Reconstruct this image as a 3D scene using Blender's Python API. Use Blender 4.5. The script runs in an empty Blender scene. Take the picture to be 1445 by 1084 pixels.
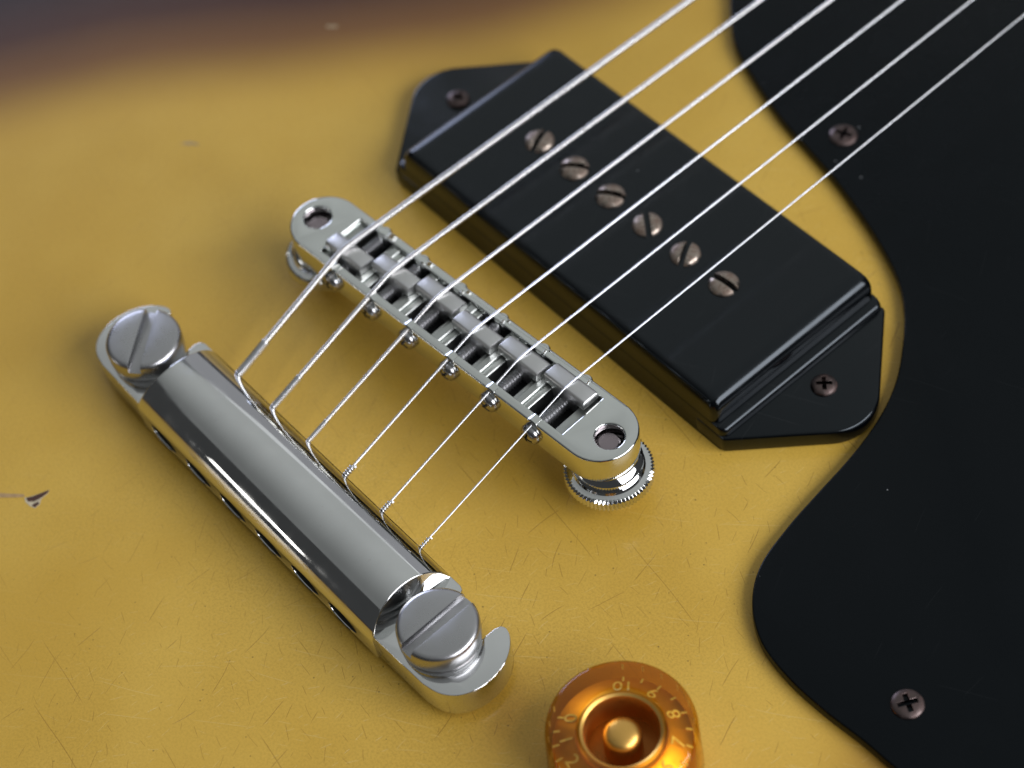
import bpy, bmesh, math, random
from mathutils import Vector, Matrix
random.seed(7)
S = 0.001                      # everything below is written in millimetres
C = bpy.context.scene.collection
scn = bpy.context.scene
R = math.radians

# ------------------------------------------------------------------ camera
cam = bpy.data.cameras.new('camera')
camo = bpy.data.objects.new('camera', cam); C.objects.link(camo)
camo.location = (0.20214113, -0.10585798, 0.31666769)
camo.rotation_euler = (0.63294327, 0.09769052, 0.85062627)
cam.sensor_width = 36.0
cam.lens = 3087.277 / 1445 * 36.0
cam.clip_start = 0.01; cam.clip_end = 50
cam.dof.use_dof = True
cam.dof.focus_distance = 0.364
cam.dof.aperture_fstop = 12.0
scn.camera = camo

# ------------------------------------------------------------------ world and lamps
w = bpy.data.worlds.new('World'); scn.world = w; w.use_nodes = True
bg = w.node_tree.nodes['Background']
bg.inputs[0].default_value = (0.95, 0.98, 1.0, 1); bg.inputs[1].default_value = 0.05

def area(name, loc, target, sx, sy, radiance, col):
    l = bpy.data.lights.new(name, 'AREA'); l.shape = 'RECTANGLE'
    l.size = sx; l.size_y = sy; l.energy = radiance * math.pi * sx * sy; l.color = col
    o = bpy.data.objects.new(name, l); C.objects.link(o); o.location = loc
    d = Vector(target) - Vector(loc); o.rotation_euler = d.to_track_quat('-Z', 'Y').to_euler()
    return o
area('window_lamp', (0.86, 0.30, 0.60), (0.02, 0.02, 0), 1.0, 0.58, 7.8, (0.95, 0.955, 1.0))
area('side_window_lamp', (-1.7, 0.52, 0.50), (0, 0, 0.05), 0.62, 0.78, 5.6, (0.68, 0.74, 1.0))
# ceiling lit from the window side: one large lamp, dimmer towards the back of the room
cl = area('ceiling_lamp', (-0.7, 0.45, 1.6), (-0.7, 0.45, 0), 3.4, 4.5, 0.42, (0.96, 1.0, 0.985)).data
cl.use_nodes = True
lt = cl.node_tree; em = [q for q in lt.nodes if q.type == 'EMISSION'][0]
ge = lt.nodes.new('ShaderNodeNewGeometry'); sp = lt.nodes.new('ShaderNodeSeparateXYZ'); lt.links.new(ge.outputs['Parametric'], sp.inputs[0])
mr = lt.nodes.new('ShaderNodeMapRange'); mr.interpolation_type = 'SMOOTHSTEP'
for k_, v_ in enumerate((0.10, 0.62, 0.32, 1.0)): mr.inputs[k_ + 1].default_value = v_
lt.links.new(sp.outputs[1], mr.inputs[0]); lt.links.new(mr.outputs[0], em.inputs['Strength'])
area('neck_side_fill_lamp', (-1.1, 2.3, 0.75), (0, 0, 0.1), 3.0, 1.5, 0.30, (0.92, 0.93, 1.0))  # added unseen lamp, brightens the neck-side reflection in the tailpiece
area('low_lamp', (-0.65, -1.05, 0.17), (0, 0, 0.03), 0.30, 0.10, 5.0, (1.0, 0.97, 0.93))

scn.view_settings.view_transform = 'Standard'
scn.view_settings.look = 'None'
scn.view_settings.exposure = 0.0
scn.view_settings.gamma = 1.0
scn.view_settings.use_curve_mapping = False
scn.render.engine = 'CYCLES'
scn.cycles.max_bounces = 10
scn.cycles.transparent_max_bounces = 12
scn.render.resolution_x = 1024; scn.render.resolution_y = 768

# ------------------------------------------------------------------ node helpers
class NT:
    def __init__(s, name):
        s.m = bpy.data.materials.new(name); s.m.use_nodes = True
        s.t = s.m.node_tree; s.n = s.t.nodes; s.b = s.n['Principled BSDF']
        s._co = None
    def lk(s, a, b): s.t.links.new(a, b)
    def put(s, sock, v):
        if hasattr(v, 'is_output') or isinstance(v, bpy.types.NodeSocket): s.lk(v, sock)
        elif isinstance(v, (tuple, list)) and len(v) == 3 and sock.type == 'RGBA': sock.default_value = (*v, 1)
        else: sock.default_value = v
    @property
    def co(s):
        if s._co is None: s._co = s.n.new('ShaderNodeTexCoord').outputs['Object']
        return s._co
    def math(s, op, a, b=0.0, c=0.0):
        n = s.n.new('ShaderNodeMath'); n.operation = op
        for i, v in enumerate((a, b, c)): s.put(n.inputs[i], v)
        return n.outputs[0]
    def mapr(s, v, a, b, c=0.0, d=1.0, smooth=True):
        n = s.n.new('ShaderNodeMapRange'); n.interpolation_type = 'SMOOTHSTEP' if smooth else 'LINEAR'
        for i, x in enumerate((v, a, b, c, d)): s.put(n.inputs[i], x)
        return n.outputs[0]
    def noise(s, scale, detail=3, rough=0.55, dist=0.0, vec=None, dim='3D'):
        n = s.n.new('ShaderNodeTexNoise'); s.put(n.inputs['Vector'], vec or s.co)
        n.inputs['Scale'].default_value = scale; n.inputs['Detail'].default_value = detail
        n.inputs['Roughness'].default_value = rough; n.inputs['Distortion'].default_value = dist
        return n.outputs['Fac']
    def white(s, vec):
        n = s.n.new('ShaderNodeTexWhiteNoise'); n.noise_dimensions = '3D'; s.put(n.inputs['Vector'], vec)
        return n.outputs['Value'], n.outputs['Color']
    def voro(s, scale, vec=None, feat='F1'):
        n = s.n.new('ShaderNodeTexVoronoi'); n.feature = feat; s.put(n.inputs['Vector'], vec or s.co)
        n.inputs['Scale'].default_value = scale
        return n
    def mix(s, f, a, b, mode='MIX'):
        n = s.n.new('ShaderNodeMix'); n.data_type = 'RGBA'; n.blend_type = mode
        s.put(n.inputs[0], f); s.put(n.inputs[6], a); s.put(n.inputs[7], b)
        return n.outputs[2]
    def ramp(s, f, stops):
        n = s.n.new('ShaderNodeValToRGB'); cr = n.color_ramp
        while len(cr.elements) < len(stops): cr.elements.new(0.5)
        for e, (p, c) in zip(cr.elements, stops): e.position = p; e.color = (*c, 1)
        s.put(n.inputs[0], f); return n.outputs[0]
    def xyz(s, v):
        n = s.n.new('ShaderNodeSeparateXYZ'); s.put(n.inputs[0], v); return n.outputs
    def comb(s, x, y, z=0.0):
        n = s.n.new('ShaderNodeCombineXYZ')
        for i, v in enumerate((x, y, z)): s.put(n.inputs[i], v)
        return n.outputs[0]
    def bump(s, h, strength=0.3, dist=0.0001, normal=None):
        n = s.n.new('ShaderNodeBump'); n.inputs['Strength'].default_value = strength
        n.inputs['Distance'].default_value = dist; s.put(n.inputs['Height'], h)
        if normal: s.put(n.inputs['Normal'], normal)
        return n.outputs[0]
    def scratches(s, ang, spacing, length, width, density, warp=0.6, seed=0.0, wscale=90, slope=0.25):
        """finite thin curved scratches: one random line per cell of a stretched lattice (mm)"""
        x, y, z = s.xyz(s.co)
        ca, sa = math.cos(ang), math.sin(ang)
        u = s.math('ADD', s.math('MULTIPLY', x, ca * 1000), s.math('MULTIPLY', y, sa * 1000))
        v = s.math('ADD', s.math('MULTIPLY', x, -sa * 1000), s.math('MULTIPLY', y, ca * 1000))
        off = s.comb(s.math('ADD', x, seed), s.math('ADD', y, seed * 1.7), 0.0)
        v = s.math('ADD', v, s.math('MULTIPLY', s.math('SUBTRACT', s.noise(wscale, 1, vec=off), 0.5), warp * 2 * spacing))
        cv = s.math('FLOOR', s.math('DIVIDE', v, spacing)); fv = s.math('FRACT', s.math('DIVIDE', v, spacing))
        r0, _ = s.white(s.comb(cv, seed, 3.1))
        uu = s.math('ADD', s.math('DIVIDE', u, length), s.math('MULTIPLY', r0, 7.3))
        cu = s.math('FLOOR', uu); fu = s.math('FRACT', uu)
        r1, col = s.white(s.comb(cu, cv, seed + 0.37)); rr = s.xyz(col)
        pos = s.math('ADD', s.math('MULTIPLY', rr[0], 0.6), 0.2)
        tilt = s.math('MULTIPLY', s.math('SUBTRACT', rr[1], 0.5), s.math('MULTIPLY', s.math('SUBTRACT', fu, 0.5), slope * 2 * length / spacing * 0.5))
        d = s.math('MULTIPLY', s.math('ABSOLUTE', s.math('SUBTRACT', fv, s.math('ADD', pos, tilt))), spacing)
        line = s.mapr(d, width * 0.25, width, 1.0, 0.0)
        half = s.math('ADD', s.math('MULTIPLY', rr[2], 0.3), 0.15)
        du = s.math('ABSOLUTE', s.math('SUBTRACT', fu, 0.5))
        ends = s.mapr(s.math('SUBTRACT', half, du), 0.0, 0.15)
        on = s.math('LESS_THAN', r1, density)
        return s.math('MULTIPLY', s.math('MULTIPLY', line, ends), on)

MAT = {}
def metal(name, col, rough, smudge=0.08, spot=0.0, spotcol=(0.1, 0.08, 0.06), bump=0.0, nscale=180):
    t = NT(name); b = t.b
    n = t.noise(nscale, 4, 0.6)
    b.inputs['Metallic'].default_value = 1.0
    t.put(b.inputs['Roughness'], t.mapr(n, 0.3, 0.75, max(0.02, rough - smudge * 0.4), rough + smudge))
    c = t.mix(t.mapr(t.noise(nscale * 0.4, 3), 0.35, 0.7), tuple(x * 0.92 for x in col), col)
    if spot > 0:
        k = t.mapr(t.noise(nscale * 2.2, 5, 0.7), 0.72 - spot, 0.80 - spot * 0.6)
        c = t.mix(k, c, spotcol)
        t.put(b.inputs['Metallic'], t.mapr(k, 0, 1, 1.0, 0.35))
    t.put(b.inputs['Base Color'], c)
    if bump: t.put(b.inputs['Normal'], t.bump(t.noise(nscale * 3, 4), bump, 0.00008))
    MAT[name] = t.m
metal('chrome', (0.72, 0.73, 0.725), 0.06, 0.09, spot=0.045, spotcol=(0.30, 0.29, 0.26))
metal('bridge_chrome', (0.74, 0.765, 0.745), 0.07, 0.06, spot=0.02, spotcol=(0.3, 0.3, 0.26))
metal('satin_nickel', (0.47, 0.47, 0.48), 0.28, 0.08, spot=0.03, spotcol=(0.28, 0.28, 0.22), bump=0.08)
metal('saddle_metal', (0.66, 0.66, 0.655), 0.33, 0.14, spot=0.05, spotcol=(0.25, 0.24, 0.22), bump=0.15, nscale=300)
metal('rough_zinc', (0.50, 0.52, 0.50), 0.34, 0.16, spot=0.10, spotcol=(0.16, 0.17, 0.15), bump=0.15, nscale=300)
metal('screw_steel', (0.42, 0.42, 0.43), 0.22, 0.12, spot=0.06)
metal('dark_thread', (0.50, 0.50, 0.51), 0.32, 0.12)
metal('post_steel', (0.34, 0.29, 0.31), 0.28, 0.12)
metal('aged_nickel', (0.38, 0.32, 0.27), 0.30, 0.22, spot=0.27, spotcol=(0.16, 0.11, 0.08), bump=0.3, nscale=330)
metal('rusty_screw', (0.13, 0.10, 0.095), 0.36, 0.20, spot=0.22, spotcol=(0.07, 0.04, 0.035), bump=0.35, nscale=330)
metal('string_steel', (0.74, 0.75, 0.77), 0.27, 0.06)
metal('string_wrap', (0.80, 0.79, 0.78), 0.27, 0.06)

def plastic(name, col, rough, dust, scr, spec):
    t = NT(name); b = t.b
    t.put(b.inputs['Roughness'], t.mapr(t.noise(120, 4), 0.3, 0.75, rough, rough + 0.10))
    v = t.voro(330); r = t.xyz(v.outputs['Color'])
    d = t.math('MULTIPLY', t.mapr(v.outputs['Distance'], 0.03, 0.07, 1, 0), t.math('LESS_THAN', r[0], dust))
    sc = t.scratches(0.4, 5.0, 16, 0.07, 0.35 * scr, 0.05, 4.0)
    sc2 = t.scratches(1.9, 4.0, 9, 0.06, 0.30 * scr, 0.08, 9.0, 90, 0.7)
    ss = t.math('MULTIPLY', t.math('ADD', sc, sc2), 0.03 * scr)
    t.put(b.inputs['Base Color'], t.mix(t.math('ADD', t.math('MULTIPLY', d, 0.75), ss), col, (0.34, 0.35, 0.36)))
    t.put(b.inputs['Normal'], t.bump(t.math('ADD', t.noise(60, 2), t.math('MULTIPLY', t.noise(900, 3), 0.04)), 0.10, 0.0004))
    b.inputs['Specular IOR Level'].default_value = spec
    b.inputs['Specular Tint'].default_value = (0.82, 0.92, 1.0, 1)
    MAT[name] = t.m
plastic('black_cover', (0.0006, 0.0010, 0.0016), 0.15, 0.10, 1.0, 0.44)
plastic('black_guard', (0.0006, 0.0012, 0.0018), 0.22, 0.10, 0.5, 0.20)

def flat(name, col, rough=0.6, metallic=0.0):
    t = NT(name); t.b.inputs['Roughness'].default_value = rough; t.b.inputs['Metallic'].default_value = metallic
    t.put(t.b.inputs['Base Color'], t.mix(t.mapr(t.noise(700, 4), 0.3, 0.7), tuple(c * 0.7 for c in col), col))
    MAT[name] = t.m
flat('recess_shade', (0.012, 0.013, 0.015), 0.7)  # near-black colour standing in for shade inside the bridge
flat('slot_rust', (0.045, 0.020, 0.014), 0.8)
flat('bore_shade', (0.035, 0.040, 0.038), 0.6, 0.4)  # dark tone that paints shade into the tailpiece holes
flat('bare_wood', (0.075, 0.030, 0.018), 0.7)
flat('chipped_lacquer', (0.62, 0.53, 0.36), 0.5)
flat('rubbed_mark', (0.46, 0.30, 0.14), 0.45)
flat('faint_mark', (0.40, 0.30, 0.17), 0.4)
flat('number_paint', (1.0, 0.90, 0.58), 0.45)

# body finish: gold with a dark sunburst rim (edge_distance is stored on the mesh in mm)
t = NT('gold_finish'); b = t.b
a = t.n.new('ShaderNodeAttribute'); a.attribute_name = 'edge_distance'
ed = t.math('ADD', a.outputs['Fac'], t.math('MULTIPLY', t.math('SUBTRACT', t.noise(14, 3), 0.5), 7))
big = t.noise(18, 3); fine = t.noise(2300, 4, 0.7)
gold = t.mix(t.mapr(big, 0.3, 0.7), (0.55, 0.335, 0.044), (0.64, 0.415, 0.072))
gold = t.mix(t.math('MULTIPLY', t.mapr(fine, 0.40, 0.66, 0.0, 0.46), t.mapr(t.noise(26, 3), 0.3, 0.7, 0.45, 1.0)), gold, (0.36, 0.22, 0.03))
burst = t.ramp(t.math('DIVIDE', ed, 100.0), [(0.0, (0.006, 0.005, 0.007)), (0.17, (0.012, 0.006, 0.008)), (0.33, (0.060, 0.020, 0.008)),
                                             (0.44, (0.17, 0.075, 0.017)), (0.62, (0.49, 0.285, 0.038))])
gold = t.mix(t.mapr(ed, 46, 74), burst, gold)
S1 = t.scratches(R(-8), 7.0, 26, 0.11, 0.26, 0.14, 1.0, 40, 0.12)
S2 = t.scratches(R(38), 5.0, 16, 0.11, 0.36, 0.2, 5.0, 50, 0.25)
S3 = t.scratches(R(98), 6.0, 9, 0.11, 0.34, 0.25, 11.0, 70, 1.0)
S4 = t.scratches(R(-35), 3.0, 4, 0.10, 0.55, 0.35, 17.0, 120, 1.5)
S5 = t.scratches(R(65), 2.2, 2.8, 0.10, 0.60, 0.4, 23.0, 160, 1.6)
dark = t.math('MAXIMUM', t.math('MAXIMUM', S1, S3), t.math('MULTIPLY', S4, 0.8))
wear = t.mapr(t.noise(16, 3, 0.6), 0.34, 0.60, 0.45, 1.0)
pale = t.math('MULTIPLY', t.math('MAXIMUM', S2, S5), wear)
dark = t.math('MULTIPLY', dark, t.mapr(t.noise(11, 3, 0.6, vec=t.comb(t.math('ADD', t.xyz(t.co)[0], 3.0), t.xyz(t.co)[1])), 0.34, 0.60, 0.50, 1.0))
rub = t.math('MULTIPLY', t.mapr(t.xyz(t.co)[0], -0.04, 0.045, 0.30, 1.0), t.mapr(ed, 40, 66))
pale = t.math('MULTIPLY', pale, rub); dark = t.math('MULTIPLY', dark, rub)
v = t.voro(620); rv = t.xyz(v.outputs['Color'])
dots = t.math('MULTIPLY', t.mapr(v.outputs['Distance'], 0.05, 0.14, 1, 0), t.math('MULTIPLY', t.math('LESS_THAN', rv[1], 0.22), rub))
col = t.mix(t.math('MULTIPLY', dark, 0.72), gold, (0.20, 0.095, 0.012))
col = t.mix(t.math('MULTIPLY', pale, 0.38), col, (0.72, 0.55, 0.20))
col = t.mix(t.math('MULTIPLY', dots, 0.7), col, (0.13, 0.085, 0.02))
t.put(b.inputs['Base Color'], col)
t.put(b.inputs['Roughness'], t.mapr(t.noise(200, 4), 0.3, 0.7, 0.38, 0.50))
b.inputs['Metallic'].default_value = 0.0
b.inputs['Coat Weight'].default_value = 0.32
b.inputs['Specular IOR Level'].default_value = 0.25
b.inputs['Coat Roughness'].default_value = 0.16
h = t.math('SUBTRACT', t.math('MULTIPLY', fine, 0.22), t.math('MULTIPLY', t.math('ADD', dark, pale), 0.8))
h = t.math('ADD', h, t.math('MULTIPLY', t.noise(30, 1), 0.3))
nb = t.bump(h, 0.45, 0.00006)
t.put(b.inputs['Normal'], nb); t.put(b.inputs['Coat Normal'], nb)
MAT['gold_finish'] = t.m

# amber plastic: tinted clear body with a glossy skin; gold paint under it
t = NT('amber_plastic')
n = t.n; out = n['Material Output']; n.remove(t.b)
tr = n.new('ShaderNodeBsdfTransparent'); tr.inputs[0].default_value = (1.0, 0.79, 0.33, 1)
gl = n.new('ShaderNodeBsdfGlossy'); gl.inputs['Roughness'].default_value = 0.05
fr = n.new('ShaderNodeFresnel'); fr.inputs[0].default_value = 1.5
mx = n.new('ShaderNodeMixShader'); t.lk(t.math('MULTIPLY', fr.outputs[0], 0.7), mx.inputs[0]); t.lk(tr.outputs[0], mx.inputs[1]); t.lk(gl.outputs[0], mx.inputs[2])
t.lk(mx.outputs[0], out.inputs[0]); MAT['amber_plastic'] = t.m
metal('gold_paint', (0.86, 0.50, 0.13), 0.34, 0.08)
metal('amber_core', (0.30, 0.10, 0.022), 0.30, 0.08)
metal('amber_ring', (0.86, 0.46, 0.08), 0.42, 0.08)

# ------------------------------------------------------------------ mesh helpers (mm in, metres out)
def mesh_from(bm, name, ang=35):
    me = bpy.data.meshes.new(name)
    bmesh.ops.recalc_face_normals(bm, faces=bm.faces)
    for v_ in bm.verts: v_.co *= S
    for f in bm.faces: f.smooth = True
    bm.to_mesh(me); bm.free()
    me.set_sharp_from_angle(angle=R(ang))
    return me
def obj(name, me, mat, parent=None, loc=(0, 0, 0), rot=(0, 0, 0), label=None):
    if isinstance(me, bmesh.types.BMesh): me = mesh_from(me, name)
    if mat and not me.materials: me.materials.append(MAT[mat])
    o = bpy.data.objects.new(name, me); C.objects.link(o)
    o.location = [c * S for c in loc]; o.rotation_euler = rot
    if parent: o.parent = parent
    if label: o['label'] = label
    return o
def prism(bm, pts, z0, z1):
    lo = [bm.verts.new((x, y, z0)) for x, y in pts]; hi = [bm.verts.new((x, y, z1)) for x, y in pts]
    n = len(pts)
    bm.faces.new(lo[::-1]); bm.faces.new(hi)
    for i in range(n): bm.faces.new((lo[i], lo[(i + 1) % n], hi[(i + 1) % n], hi[i]))
    return bm
def boxm(bm, x0, x1, y0, y1, z0, z1): return prism(bm, [(x0, y0), (x1, y0), (x1, y1), (x0, y1)], z0, z1)
def lathe(bm, prof, segs=48, cx=0, cy=0, rfun=None, a0=0.0):
    rings = []
    for r, z in prof:
        if r <= 1e-6: rings.append([bm.verts.new((cx, cy, z))]); continue
        ring = []
        for i in range(segs):
            th = a0 + 2 * math.pi * i / segs; rr = r + (rfun(i, r, z) if rfun else 0)
            ring.append(bm.verts.new((cx + rr * math.cos(th), cy + rr * math.sin(th), z)))
        rings.append(ring)
    for A, B in zip(rings, rings[1:]):
        for i in range(segs):
            j = (i + 1) % segs
            if len(A) == 1 and len(B) == 1: continue
            if len(A) == 1: bm.faces.new((A[0], B[i], B[j]))
            elif len(B) == 1: bm.faces.new((A[i], A[j], B[0]))
            else: bm.faces.new((A[i], A[j], B[j], B[i]))
    return bm
def arc(cx, cy, rx, ry, a, b_, n):
    return [(cx + rx * math.cos(R(a + (b_ - a) * i / n)), cy + ry * math.sin(R(a + (b_ - a) * i / n))) for i in range(n + 1)]
def catmull(pts, n=8, closed=True):
    o = []; m = len(pts); rng = m if closed else m - 1
    for i in range(rng):
        g = lambda k: Vector(pts[k % m]) if closed else Vector(pts[min(max(k, 0), m - 1)])
        p0, p1, p2, p3 = g(i - 1), g(i), g(i + 1), g(i + 2)
        for j in range(n):
            u = j / n
            o.append(tuple(0.5 * (2 * p1 + (p2 - p0) * u + (2 * p0 - 5 * p1 + 4 * p2 - p3) * u * u + (3 * p1 - p0 - 3 * p2 + p3) * u ** 3)))
    if not closed: o.append(tuple(pts[-1]))
    return o
def bake(bm, cutters=(), bevel=0.0, seg=2, name='m', ang=35, bang=32, union=()):
    """cut (and bevel) a mesh, return plain mesh data"""
    me = bpy.data.meshes.new('tmp'); bmesh.ops.recalc_face_normals(bm, faces=bm.faces)
    bm.to_mesh(me); bm.free()                     # stays in mm while cutting
    o = bpy.data.objects.new('tmp', me); C.objects.link(o); tmp = [o]
    for op, lst in (('UNION', union), ('DIFFERENCE', cutters)):
        for c in lst:
            cm = bpy.data.meshes.new('tmpc'); bmesh.ops.recalc_face_normals(c, faces=c.faces); c.to_mesh(cm); c.free()
            co = bpy.data.objects.new('tmpc', cm); C.objects.link(co); tmp.append(co)
            md = o.modifiers.new('b', 'BOOLEAN'); md.operation = op; md.object = co; md.solver = 'EXACT'
    if bevel:
        md = o.modifiers.new('v', 'BEVEL'); md.width = bevel; md.segments = seg; md.limit_method = 'ANGLE'; md.angle_limit = R(bang); md.use_clamp_overlap = True
    dg = bpy.context.evaluated_depsgraph_get(); dg.update()
    out_ = bpy.data.meshes.new_from_object(o.evaluated_get(dg))
    for q in tmp:
        d = q.data; bpy.data.objects.remove(q); bpy.data.meshes.remove(d)
    b2 = bmesh.new(); b2.from_mesh(out_); bpy.data.meshes.remove(out_)
    return mesh_from(b2, name, ang)
def tube(bm, path, radii, sides=10):
    """round tube along a path of points; radii per point"""
    prev = None; rings = []
    up = Vector((0, 0, 1))
    for i, p in enumerate(path):
        d = (Vector(path[min(i + 1, len(path) - 1)]) - Vector(path[max(i - 1, 0)])).normalized()
        s = d.cross(up)
        if s.length < 1e-4: s = Vector((1, 0, 0))
        s.normalize(); u = s.cross(d).normalized()
        ring = [bm.verts.new(Vector(p) + (s * math.cos(2 * math.pi * k / sides) + u * math.sin(2 * math.pi * k / sides)) * radii[i]) for k in range(sides)]
        rings.append(ring)
    for A, B in zip(rings, rings[1:]):
        for k in range(sides): bm.faces.new((A[k], A[(k + 1) % sides], B[(k + 1) % sides], B[k]))
    bm.faces.new(rings[0][::-1]); bm.faces.new(rings[-1])
    return bm

# ------------------------------------------------------------------ the guitar
guitar = bpy.data.objects.new('electric_guitar', None); C.objects.link(guitar)
guitar.empty_display_size = 0.02
guitar['label'] = 'gold sunburst electric guitar with chrome bridge, chrome tailpiece, black pickup and black pickguard'
guitar['category'] = 'guitar'

# body: flat top at z = 0, 44 mm thick, single cutaway outline
OUT = catmull([(0, -162), (-70, -154), (-136, -117), (-175, -52), (-177, -2), (-154, 46), (-121, 87), (-103, 120), (-106, 155), (-124, 190), (-121, 230),
               (-95, 262), (-50, 272), (-10, 273), (28, 268), (42, 235), (60, 208), (85, 215), (108, 232), (127, 215), (128, 180), (113, 145), (109, 118),
               (122, 85), (147, 45), (164, 0), (163, -52), (130, -117), (70, -154)], 7)
cen = Vector((0, 60)); n = len(OUT)
def edge_dist(x, y):
    best = 1e9
    for i in range(0, n):
        ax, ay = OUT[i]; bx, by = OUT[(i + 1) % n]; dx, dy = bx - ax, by - ay
        u = max(0, min(1, ((x - ax) * dx + (y - ay) * dy) / (dx * dx + dy * dy + 1e-9)))
        d = (x - ax - u * dx) ** 2 + (y - ay - u * dy) ** 2
        if d < best: best = d
    return math.sqrt(best)
bm = bmesh.new(); vals = []
rings = []
K = 26
def ring(scale, z, inset=0.0, const=None):
    r_ = []
    for x, y in OUT:
        d = Vector((x, y)) - cen; L = d.length; q = cen + d * (scale - inset / L)
        r_.append(bm.verts.new((q.x, q.y, z))); vals.append(edge_dist(q.x, q.y) if const is None else const)
    return r_
c0 = bm.verts.new((cen.x, cen.y, 0)); vals.append(100)
for k in range(1, K + 1): rings.append(ring(k / K, 0, 2.2))
for a_ in (30, 60, 90): rings.append(ring(1, -2.2 + 2.2 * math.cos(R(a_)), 2.2 - 2.2 * math.sin(R(a_)), 0))
for z in (-42,): rings.append(ring(1, z, 0, 0))
rings.append(ring(1, -44, 2, 0)); c1 = bm.verts.new((cen.x, cen.y, -44)); vals.append(0)
for i in range(n): bm.faces.new((c0, rings[0][i], rings[0][(i + 1) % n])); bm.faces.new((c1, rings[-1][(i + 1) % n], rings[-1][i]))
for A, B in zip(rings, rings[1:]):
    for i in range(n): bm.faces.new((A[i], B[i], B[(i + 1) % n], A[(i + 1) % n]))
me = mesh_from(bm, 'body', 50)
at = me.attributes.new('edge_distance', 'FLOAT', 'POINT')
for i, v_ in enumerate(vals): at.data[i].value = v_
body = obj('body', me, 'gold_finish', guitar, label='gold lacquered flat guitar top with dark sunburst rim')

# chips and rubbed marks in the lacquer
def patch(name, pts, z, mat, th=0.06):
    b_ = bmesh.new(); prism(b_, pts, z - th, z); return obj(name, b_, mat, body)
patch('lacquer_chip', [(-37.2, -53.4), (-36.7, -52.6), (-36.0, -51.0), (-35.4, -49.2), (-34.95, -49.7), (-34.8, -51.4), (-34.0, -52.2), (-33.95, -53.3), (-34.9, -53.7), (-36.3, -53.8)], 0.05, 'chipped_lacquer').data.name = 'lacquer_chip'
patch('bare_wood_chip', [(-36.9, -53.2), (-36.3, -52.1), (-35.8, -50.6), (-35.35, -49.25), (-35.0, -49.8), (-35.0, -51.2), (-35.3, -52.6), (-36.0, -53.4)], 0.09, 'bare_wood')
patch('bare_wood_chip', [(-34.9, -53.4), (-34.65, -52.1), (-34.15, -52.25), (-34.05, -53.2)], 0.09, 'bare_wood')
patch('bare_wood_chip', [(-46.0, -61.6), (-41.0, -57.2), (-38.3, -54.4), (-37.4, -53.4), (-37.8, -53.0), (-39.6, -54.6), (-43.0, -57.7), (-46.4, -60.8)], 0.06, 'rubbed_mark')
patch('rubbed_spot', [(-86.2, 17.2), (-85.4, 18.6), (-83.8, 19.6), (-83.0, 19.5), (-84.0, 18.9), (-85.2, 17.7)], 0.04, 'faint_mark')
patch('rubbed_spot', [(-90.8, 58.3), (-89.6, 59.5), (-88.6, 60.0), (-88.8, 59.2), (-90.2, 58.0)], 0.04, 'faint_mark')

# ------------------------------------------------------------------ pickguard
GP = [(-46, 134), (-38, 123.5), (-33.5, 119.0), (-27.5, 113.5), (-22.5, 110.1), (-15.7, 107.2), (-3.7, 103.0), (6, 100.8), (15.5, 98.6), (28.6, 94.3), (39.3, 89.5), (45.8, 84.5), (52.0, 77.1),
      (56.2, 70.4), (59.0, 63.0), (60.8, 54.8), (62.1, 44.8), (63.2, 37.2), (65.3, 28.6), (69.4, 22.5), (75.6, 18.3), (83.1, 16.7), (91.0, 16.5), (99.5, 17.1), (108.0, 17.4), (120, 19.5), (131, 28), (134, 42),
      (122, 62), (106, 92), (98, 120), (100, 150), (96, 176), (70, 190), (40, 196), (30, 200)]
gpts = catmull(GP, 6) + []
bm = bmesh.new(); prism(bm, gpts, 0.004, 2.2)
guard = obj('pickguard', bake(bm, bevel=0.35, seg=3, name='pickguard', bang=60), 'black_guard', guitar, label='glossy black plastic pickguard screwed to the gold top')

def cross_cut(r, z0, z1, wd=0.75):
    a_ = bmesh.new(); boxm(a_, -r, r, -wd / 2, wd / 2, z0, z1)
    b_ = bmesh.new(); boxm(b_, -wd / 2, wd / 2, -r, r, z0 + 0.01, z1 + 0.01)
    return [a_, b_]
def phillips(r, h, name, wd=0.8):
    bm = bmesh.new()
    lathe(bm, [(0, -1.5), (r * 0.6, -1.5), (r, -0.05), (r * 0.99, h * 0.3), (r * 0.86, h * 0.68), (r * 0.6, h * 0.9), (r * 0.3, h * 0.98), (0, h)], 40)
    return bake(bm, cross_cut(r * 0.60, h - 1.0, h + 1, wd), 0.07, 1, name)
gs = phillips(2.75, 0.75, 'guard_screw')
for x, y, a_ in ((8.7, 107.7, 20), (99.9, 26.7, 62)):
    obj('screw', gs, 'rusty_screw', guard, (x, y, 2.2), (0, 0, R(a_)))

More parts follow.
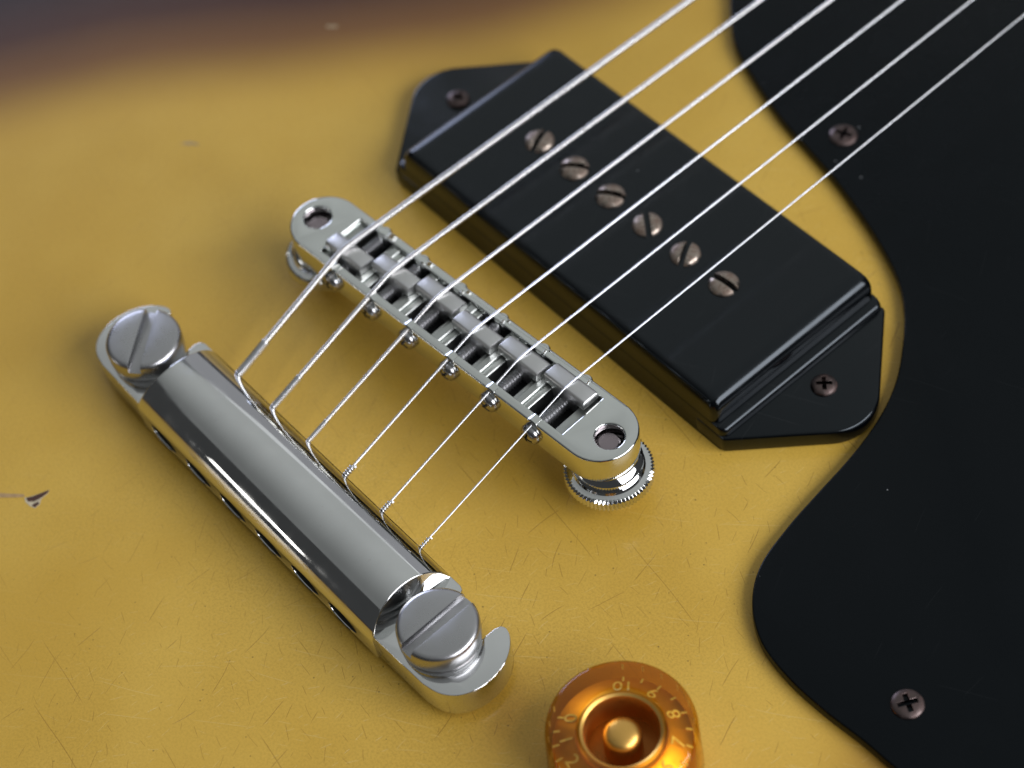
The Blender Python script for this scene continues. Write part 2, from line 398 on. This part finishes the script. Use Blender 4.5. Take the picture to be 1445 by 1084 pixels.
# ------------------------------------------------------------------ pickup (dog-ear soapbar)
PX, PY = -1.26, 61.34
def rrect(hx, hy, r, n_=6):
    o = []
    for sx, sy, a0 in ((1, 1, 0), (-1, 1, 90), (-1, -1, 180), (1, -1, 270)):
        o += arc(sx * (hx - r), sy * (hy - r), r, r, a0, a0 + 90, n_)
    return o
def loft(bm, loops, cap=True):
    rs = [[bm.verts.new(p) for p in L] for L in loops]
    for A, B in zip(rs, rs[1:]):
        for i in range(len(A)): bm.faces.new((A[i], A[(i + 1) % len(A)], B[(i + 1) % len(A)], B[i]))
    if cap: bm.faces.new(rs[-1]); bm.faces.new(rs[0][::-1])
    return bm
bm = bmesh.new(); L = []
for hx, hy, r, z in ((45.0, 20.25, 1.4, 0.01), (45.0, 20.0, 1.4, 4.6), (44.85, 19.98, 1.5, 5.1), (44.5, 19.96, 1.5, 5.45), (44.0, 19.94, 1.5, 5.6), (42.9, 19.92, 1.5, 5.75),
                     (42.85, 19.82, 1.5, 7.6), (42.75, 19.74, 1.5, 8.5), (42.5, 19.6, 1.5, 9.3), (42.1, 19.4, 1.6, 10.0), (41.5, 19.15, 1.6, 10.5), (40.7, 18.75, 1.5, 10.83), (39.8, 18.3, 1.4, 10.97), (39.0, 17.9, 1.3, 11.0)):
    L.append([(x, y, z) for x, y in rrect(hx, hy, r)])
loft(bm, L)
ear_bms = []
for s in (-1, 1):
    e = [(38, -20.22), (45.1, -20.22)] + arc(50.2, 0, 9.2, 9.2, -40, 40, 18) + [(45.1, 20.22), (38, 20.22)]
    e = [(s * x, y) for x, y in e]
    if s < 0: e = e[::-1]
    b2 = bmesh.new(); prism(b2, e, 0.006, 3.9)
    ear_bms.append(bake(b2, bevel=0.55, seg=3, bang=40))
tmp = bmesh.new(); tmp.from_mesh(mesh_from(bm, 'x', 50))
for m_ in ear_bms: tmp.from_mesh(m_)
for v_ in tmp.verts: v_.co /= S
pickup = obj('pickup', mesh_from(tmp, 'pickup_cover', 42), 'black_cover', guitar, (PX, PY, 0), label='black dog-ear pickup cover with six slotted pole screws')
bm = bmesh.new()
lathe(bm, [(0, -2), (2.85, -2), (2.85, 0.10), (2.78, 0.35), (2.45, 0.68), (1.9, 0.92), (1.1, 1.08), (0, 1.14)], 44)
cut = bmesh.new(); boxm(cut, -4, 4, -0.55, 0.55, -0.35, 3)
pole = bake(bm, [cut], 0.08, 1, 'pole_screw')
def grime(me, half, z):
    me.materials.append(MAT['aged_nickel']); me.materials.append(MAT['slot_rust'])
    for f in me.polygons:
        c = f.center / S
        if abs(c.y) <= half and c.z < z: f.material_index = 1
grime(pole, 0.56, 0.75)
for k, a_ in enumerate((110, 39, 32, -37, 119, 6)):
    # slot angles come from the photo; direction along the slot
    obj('pole_screw', pole, 'aged_nickel', pickup, ((k - 2.5) * 9.9, 0.1, 11.0), (0, 0, R(a_)))
ps = phillips(2.35, 0.95, 'mounting_screw', 0.7)
for s, a_ in ((-1, 15), (1, 48)):
    obj('mounting_screw', ps, 'aged_nickel' if s > 0 else 'rusty_screw', pickup, (s * 49.3 + (0 if s > 0 else -0.8), 0.2, 3.95), (0, 0, R(a_)))
ps2 = None

# ------------------------------------------------------------------ tune-o-matic style bridge
SL = 0.0627; BX, BY = -0.67, 20.0; ZT = 16.6; ZB = 10.3; HW = 6.6
ol = arc(34.6, 0, 6.9, HW, -90, 90, 20) + arc(-34.6, 0, 6.9, HW, 90, 270, 20)
bm = bmesh.new(); prism(bm, ol, ZB, ZT)
un = []
SU = [-25.7, -15.6, -5.8, 4.7, 14.9, 25.1]                       # saddle centres along the bridge
SV = [-2.0, 0.2, 1.8, 0.7, 2.0, 3.0]                             # intonation positions
cuts = []
c_ = bmesh.new(); boxm(c_, -30.6, 30.6, -4.9, 4.9, ZB + 0.9, ZT + 2); cuts.append(c_)
for s in (-1, 1):
    c_ = bmesh.new(); lathe(c_, [(0, ZB - 1), (2.55, ZB - 1), (2.55, ZT + 1), (0, ZT + 1)], 36, s * 37, 0); cuts.append(c_)
bridge = obj('bridge', bake(bm, cuts, 0.38, 3, 'bridge_body'), 'bridge_chrome', guitar, (BX, BY, 0), (0, 0, SL), label='chrome adjustable bridge with six saddles on two thumbwheel posts')
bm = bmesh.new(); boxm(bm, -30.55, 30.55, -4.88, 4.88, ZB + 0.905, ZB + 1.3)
obj('bridge_shade_plate', bm, 'recess_shade', bridge)  # added plate, its near-black colour acts as the shade under the saddles
# partitions between the saddle pockets (one stepped casting each)
mids = [-30.6] + [(a_ + b_) / 2 for a_, b_ in zip(SU, SU[1:])] + [30.6]
for i, m_ in enumerate(mids):
    bm = bmesh.new()
    if i == 0: boxm(bm, -30.55, -28.6, -4.87, 4.87, 11.6, 15.2)
    elif i == 6: boxm(bm, 28.3, 30.55, -4.87, 4.87, 11.6, 15.2)
    else:
        boxm(bm, m_ - 2.0, m_ - 0.7, -4.87, 4.87, 11.6, 14.9)
        boxm(bm, m_ - 0.72, m_ + 0.75, -4.86, 4.86, 11.6, 15.9)
        boxm(bm, m_ + 0.73, m_ + 2.0, -4.85, 4.85, 11.6, 15.3)
    obj('partition', bake(bm, (), 0.14, 1, 'partition'), 'rough_zinc', bridge)
# saddles
def saddle_mesh(flip):
    bm = bmesh.new()
    prof = [(-1.75, 13.0), (1.9, 13.0), (1.95, 16.4), (1.85, 17.4), (1.6, 17.8), (1.1, 17.98), (-1.2, 18.12), (-1.6, 17.98), (-1.8, 17.6), (-1.85, 16.4)]
    A = [bm.verts.new((-4.75, y, z)) for y, z in prof]; B = [bm.verts.new((4.75, y, z)) for y, z in prof]
    m = len(prof)
    bm.faces.new(A[::-1]); bm.faces.new(B)
    for i in range(m): bm.faces.new((A[i], A[(i + 1) % m], B[(i + 1) % m], B[i]))
    cs = []
    for s in (-1, 1):                                            # undercut: only the middle slides in the pocket
        c_ = bmesh.new(); boxm(c_, s * 3.0 if s > 0 else -6, 6 if s > 0 else -3.0, -3, 3, 12, 15.95); cs.append(c_)
    return bake(bm, cs, 0.22, 2, 'saddle', ang=40)
sm = saddle_mesh(1)
def threaded(y0, y1, r=1.3, pitch=0.62):
    bm = bmesh.new(); path = []; rad = []; y = y0; k = 0
    while y < y1: path.append((0, y, 0)); rad.append(r if k % 2 == 0 else r * 0.74); y += pitch / 2; k += 1
    return tube(bm, path, rad, 14)
thm = mesh_from(threaded(-6.0, 6.0), 'thread', 60)
hb = bmesh.new()
lathe(hb, [(0, -0.2), (1.75, -0.2), (2.0, 0.0), (2.0, 0.55), (1.8, 1.05), (1.35, 1.4), (0.7, 1.58), (0, 1.62)], 32)
head = bake(hb, cross_cut(1.25, 0.9, 3, 0.5), 0.06, 1, 'screw_head')
bb = bmesh.new(); lathe(bb, [(0, 11.6), (1.35, 11.6), (1.35, 16.0), (1.15, 16.3), (0, 16.4)], 24)
boss = mesh_from(bb, 'boss', 40)
fb = bmesh.new(); lathe(fb, [(0, 0), (1.55, 0), (1.75, 0.2), (1.75, 1.6), (1.6, 1.75), (0, 1.75)], 32)
bmesh.ops.rotate(fb, verts=fb.verts, cent=(0, 0, 0), matrix=Matrix.Rotation(R(-90), 3, 'X'))
fboss = mesh_from(fb, 'boss_front', 40)
for k in range(6):
    obj('saddle', sm, 'saddle_metal', bridge, (SU[k], SV[k], 0), (0, 0, random.uniform(-0.01, 0.01)))
    obj('intonation_screw', thm, 'dark_thread', bridge, (SU[k], 0, 14.1))
    obj('screw_head', head, 'screw_steel', bridge, (SU[k] - 0.1, -HW - 0.02, 13.4), (R(90), random.uniform(0, 1.5), 0))
    obj('screw_boss', boss, 'bridge_chrome', bridge, (SU[k] + 0.5, HW - 0.75, 0))
    obj('screw_boss', fboss, 'bridge_chrome', bridge, (SU[k], -HW - 0.05, 15.15))
# posts and thumbwheels
NTH = 66
def knurl(i, r, z): return (0.0, -0.16, -0.32, -0.16)[i % 4] if r > 7 else 0
wb = bmesh.new()
lathe(wb, [(2.0, 4.4), (7.2, 4.4), (7.85, 4.75), (7.85, 6.6), (7.45, 6.95), (6.9, 7.0), (6.35, 7.2), (6.1, 7.6), (6.1, 9.2), (5.9, 9.5), (5.0, 10.28), (2.0, 10.28)], NTH * 4, rfun=knurl)
wheel = mesh_from(wb, 'thumbwheel', 28)
pb = bmesh.new()
lathe(pb, [(0, 0.02), (3.6, 0.02), (3.6, 1.0), (3.2, 1.4), (2.3, 1.5), (2.3, 12.6), (2.0, 12.7), (2.0, 14.7), (1.7, 15.0), (0, 15.1)], 32)
post = mesh_from(pb, 'bridge_post', 30)
for s in (-1, 1):
    obj('thumbwheel', wheel, 'chrome', bridge, (s * 37 + (0.2 if s < 0 else -0.9), 0 if s < 0 else -0.1, 0), (0, 0, s * 0.3))
    obj('bridge_post', post, 'post_steel', bridge, (s * 37 + (0.1 if s < 0 else -0.2), -0.1, 0))

# ------------------------------------------------------------------ stop-bar tailpiece
TX, TY = 0.4, -20.5
def lug(s):
    p_ = [(33.0, -8.0), (45.4, -7.7), (48.6, -6.9), (51.0, -5.0), (52.3, -2.2), (52.6, 0.8), (52.0, 3.9), (50.6, 6.4), (48.8, 8.1), (47.2, 8.7), (46.2, 8.3), (45.9, 7.2), (46.0, 3.0)]
    p_ += arc(41.2, 0.2, 4.8, 4.8, 10, -190, 16)
    p_ += [(36.5, 3.0), (37.1, 7.2), (36.6, 8.3), (35.8, 8.6), (33.0, 8.6)]
    p_ = [p_[0]] + catmull(p_[1:11], 5, False) + p_[11:]
    p_ = [(s * x, y) for x, y in p_]
    return p_ if s > 0 else p_[::-1]
parts = []
for s in (-1, 1):
    b2 = bmesh.new(); prism(b2, lug(s), 2.0, 8.2); parts.append(bake(b2, (), 0.5, 3, 'lug', bang=40))
# slab with ball-end holes and string holes
b2 = bmesh.new()
prof = [(-8.45, 2.3), (-8.0, 1.9), (8.2, 1.9), (8.6, 2.5), (8.62, 7.2)]
dome = []
RD = 9.2; ZC = 8.1 - math.sqrt(RD * RD - 8.5 * 8.5); TH = math.asin(8.5 / RD)
for i in range(0, 33):
    th = TH - 2 * TH * i / 32
    dome.append((0.1 + RD * math.sin(th), ZC + RD * math.cos(th)))
prof = prof + dome + [(-8.6, 7.3)]
inx = lambda z: 33.5 - 1.5 * max(0, z - 8.1) / 5.7
A = [b2.verts.new((-inx(z), y, z)) for y, z in prof]; B = [b2.verts.new((inx(z), y, z)) for y, z in prof]; m = len(prof)
b2.faces.new(A); b2.faces.new(B[::-1])
for i in range(m): b2.faces.new((A[i], B[i], B[(i + 1) % m], A[(i + 1) % m]))
cs = []
for k in range(6):
    c_ = bmesh.new(); lathe(c_, [(0, 0), (2.5, 0), (2.5, 6), (0, 6)], 24); bmesh.ops.scale(c_, verts=c_.verts, vec=(1.5, 0.86, 1))
    bmesh.ops.rotate(c_, verts=c_.verts, cent=(0, 0, 0), matrix=Matrix.Rotation(R(90), 3, 'X'))
    bmesh.ops.translate(c_, verts=c_.verts, vec=((k - 2.5) * 10.25 - 1.1, -4.5, 4.5)); cs.append(c_)
    c_ = bmesh.new(); lathe(c_, [(0, 0), (1.5, 0), (1.5, 6), (0, 6)], 20)
    bmesh.ops.rotate(c_, verts=c_.verts, cent=(0, 0, 0), matrix=Matrix.Rotation(R(-90), 3, 'X'))
    bmesh.ops.translate(c_, verts=c_.verts, vec=((k - 2.5) * 10.3 - 1.1, 5.0, 6.6)); cs.append(c_)
parts.append(bake(b2, cs, 0.32, 3, 'bar', bang=38, ang=30))
tmp = bmesh.new()
for m_ in parts: tmp.from_mesh(m_)
for v_ in tmp.verts: v_.co /= S
tm = mesh_from(tmp, 'tailpiece', 30); tm.materials.append(MAT['chrome']); tm.materials.append(MAT['bore_shade'])
for f in tm.polygons:
    c = f.center / S
    if abs(c.x) < 32 and 2.2 < c.z < 7.0 and abs(c.y) < 8.25: f.material_index = 1     # hole interiors coloured dark, painting in the shade of their depth
tail = obj('tailpiece', tm, 'chrome', guitar, (TX, TY, 0), (0, 0, 0.002), label='polished chrome stop-bar tailpiece held by two large slotted studs')
def stud_mesh():
    bm = bmesh.new()
    lathe(bm, [(0, 0.02), (5.6, 0.02), (5.6, 0.9), (4.2, 1.2), (4.2, 7.4), (6.4, 7.6), (6.7, 7.9), (6.7, 8.9), (6.45, 9.15), (6.45, 9.35), (6.85, 9.55), (6.9, 9.9), (6.9, 12.5), (6.75, 12.95), (6.4, 13.25), (5.9, 13.4), (0, 13.42)], 72)
    c_ = bmesh.new(); boxm(c_, -9, 9, -1.15, 1.15, 11.7, 16)
    return bake(bm, [c_], 0.12, 2, 'stud')
sd = stud_mesh()
for s, a_ in ((-1, 130), (1, 91)):
    obj('stud', sd, 'satin_nickel', tail, (s * 41.2, -0.2, 0), (0, 0, R(a_)))

# ------------------------------------------------------------------ strings
GA = [1.34, 1.06, 0.78, 0.52, 0.43, 0.35]
NAMES = ['thickest wound steel string', 'second thickest wound steel string', 'thinnest wound steel string', 'thickest plain steel string', 'middle plain steel string', 'thinnest plain steel string']
for k in range(6):
    r = GA[k] / 2; o_ = k - 2.5
    xs = -1.0 + o_ * 10.2; xt = -0.7 + o_ * 10.3
    v_ = SV[k] - 1.15; ys = BY + math.sin(SL) * (xs - BX) + v_
    zs = 18.14 + r - 0.04
    P0 = Vector((xt, -15.5, 6.6)); P1 = Vector((xt, -11.6, 6.7)); PS = Vector((xs, ys, zs))
    PN = Vector((-1.0 + o_ * 7.0, BY + 628, zs + 10.5)); PE = PS + (PN - PS) * (330 - ys) / (PN.y - ys)
    key = [P0, P1]
    path = [P0, P0.lerp(P1, 0.6), P1]
    # tail to saddle with a soft bend over the saddle
    d1 = (PS - P1).normalized(); d2 = (PE - PS).normalized()
    a_ = PS - d1 * 2.0; c_ = PS + d2 * 2.0
    ctrl = PS + Vector((0, 0, 0.05))
    bend = [a_.lerp(ctrl, u).lerp(ctrl.lerp(c_, u), u) for u in [i / 10 for i in range(11)]]
    wound = k < 3
    def dense(p, q, step):
        m = max(1, int((q - p).length / step)); return [p.lerp(q, i / m) for i in range(m)]
    bm = bmesh.new()
    if wound:
        pitch = 0.44 if k == 0 else (0.40 if k == 1 else 0.32)
        full = [P0, P1] + bend + [P1 * 0]
        line = []
        pts = [P0, P1] + bend + [PS + (PE - PS) * 0.5]
        for p, q in zip(pts, pts[1:]): line += dense(p, q, pitch / 4)
        # resample evenly so the wrap is regular
        res_ = [line[0]]; acc = 0.0; stp = pitch / 4
        for p, q in zip(line, line[1:] ):
            seg = (q - p).length; t0 = stp - acc
            while t0 <= seg: res_.append(p.lerp(q, t0 / seg)); t0 += stp
            acc = seg - (t0 - stp)
        rad = [r * (1.0 - (0.095, 0.09, 0.07)[k] * (0, 1, 2, 1)[i % 4]) for i in range(len(res_))]
        tube(bm, res_, rad, 12)
        bm2 = bm
        tube(bm, [res_[-1], PE], [r * 0.95, r * 0.95], 12)
    else:
        path = [P0, P1] + bend + [PE]
        tube(bm, path, [r] * len(path), 12)
    st = obj('string', mesh_from(bm, 'string', 70), 'string_wrap' if wound else 'string_steel', guitar, label=NAMES[k] + ' over the bridge saddle')
    # lock wrap next to the ball end
    bm = bmesh.new(); d1 = (PS - P1).normalized()
    if wound:
        e0 = P1 - d1 * 1.0; e1 = P1 + d1 * (8.0 if k == 0 else 7.5 if k == 1 else 5.0)
        nn = 60; tube(bm, [e0.lerp(e1, i / nn) for i in range(nn + 1)], [r * (1.22 - 0.05 * (i % 2)) for i in range(nn)] + [r], 12)
    else:
        side = d1.cross(Vector((0, 0, 1))).normalized(); up = side.cross(d1)
        Lw = 3.0; turns = 6; pts = []
        for i in range(turns * 12 + 1):
            u = i / (turns * 12); th = 2 * math.pi * turns * u; rr = r * 1.5
            pts.append(P1 + d1 * (-0.6 + Lw * u ** 1.15) + (side * math.cos(th) + up * math.sin(th)) * rr)
        tube(bm, pts, [r * 0.95] * len(pts), 7)
        tail_end = pts[-1]; tube(bm, [tail_end, tail_end + up * 0.5 + side * 0.35 + d1 * 0.2], [r * 0.9, r * 0.85], 7)
    obj('ball_end_wrap', mesh_from(bm, 'ball_end_wrap', 70), 'string_steel', st)

# ------------------------------------------------------------------ volume knob
KX, KY = 76.0, -12.2
bm = bmesh.new()
lathe(bm, [(10.9, 0.9), (12.3, 0.9), (12.4, 1.3), (11.95, 12.6), (11.8, 13.4), (11.4, 13.85), (10.9, 14.0), (7.4, 14.0), (7.0, 13.9), (6.8, 13.6)], 96)
knob = obj('knob', mesh_from(bm, 'knob', 40), 'amber_plastic', guitar, (KX, KY, 0), label='translucent amber control knob with gold numbers')
bm = bmesh.new()
lathe(bm, [(11.2, 1.0), (11.1, 8.2), (11.0, 9.2), (10.8, 9.6), (7.2, 11.4)], 96)
obj('number_ring', mesh_from(bm, 'number_ring', 40), 'amber_ring', knob)
bm = bmesh.new(); lathe(bm, [(7.25, 11.3), (7.2, 12.0), (6.95, 12.5), (6.5, 12.75), (6.05, 12.5), (5.8, 11.8), (5.7, 6.5)], 80)
obj('inner_rim', mesh_from(bm, 'inner_rim', 40), 'gold_paint', knob)
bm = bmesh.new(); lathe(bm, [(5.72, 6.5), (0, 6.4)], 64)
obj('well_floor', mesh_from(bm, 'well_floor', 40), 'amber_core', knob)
bm = bmesh.new(); lathe(bm, [(3.1, 6.43), (3.1, 11.0), (2.9, 11.6), (2.3, 12.1), (1.3, 12.4), (0, 12.5)], 48)
obj('shaft_cap', mesh_from(bm, 'shaft_cap', 60), 'gold_paint', knob)
# printed numbers lie on the cone, tops towards the middle
slope = math.atan2(11.4 - 9.6, 10.8 - 7.2)
def cone_z(r_): return 9.6 + (10.8 - r_) * (11.4 - 9.6) / (10.8 - 7.2)
def text_mesh(tx, size):
    cu = bpy.data.curves.new('t', 'FONT'); cu.body = tx; cu.size = size; cu.align_x = 'CENTER'; cu.align_y = 'CENTER'; cu.extrude = 0.02
    o = bpy.data.objects.new('t', cu); C.objects.link(o); dg = bpy.context.evaluated_depsgraph_get(); dg.update()
    me = bpy.data.meshes.new_from_object(o.evaluated_get(dg)); bpy.data.objects.remove(o); bpy.data.curves.remove(cu)
    for v_ in me.vertices: v_.co *= S
    return me
angs = [136.5, 104, 71.5, 39, 9, -20, -49, -78, -105, -130, -155]
for k, th in enumerate(angs):
    num = str(10 - k); a_ = R(th); rr = 8.85
    me = text_mesh(num, 3.4); me.name = 'number'
    o = obj('number', me, 'number_paint', knob, (rr * math.cos(a_), rr * math.sin(a_), cone_z(rr) + 0.12))
    M3 = Matrix.Rotation(a_ + R(90), 4, 'Z') @ Matrix.Rotation(slope, 4, 'X')
    o.rotation_euler = M3.to_euler()
tk = bmesh.new(); boxm(tk, -0.6, 0.6, -0.16, 0.16, -0.02, 0.03); tkm = mesh_from(tk, 'tick')
for k in range(21):
    th = R(136.5 - k * 16.3 if k < 8 else 136.5 - 114.1 - (k - 7) * 13.6); rr = 10.45
    o = obj('tick', tkm, 'number_paint', knob, (rr * math.cos(th), rr * math.sin(th), cone_z(rr) + 0.12))
    o.rotation_euler = (Matrix.Rotation(th, 4, 'Z') @ Matrix.Rotation(slope, 4, 'Y')).to_euler()

tk = bmesh.new(); boxm(tk, -0.03, 0.03, -0.16, 0.16, -0.8, 0.8); tkw = mesh_from(tk, 'wall_tick')
for k in range(21):
    th = R(136.5 - k * 16.3 if k < 8 else 136.5 - 114.1 - (k - 7) * 13.6)
    obj('tick', tkw, 'number_paint', knob, (11.35 * math.cos(th), 11.35 * math.sin(th), 12.2), (0, 0, th))
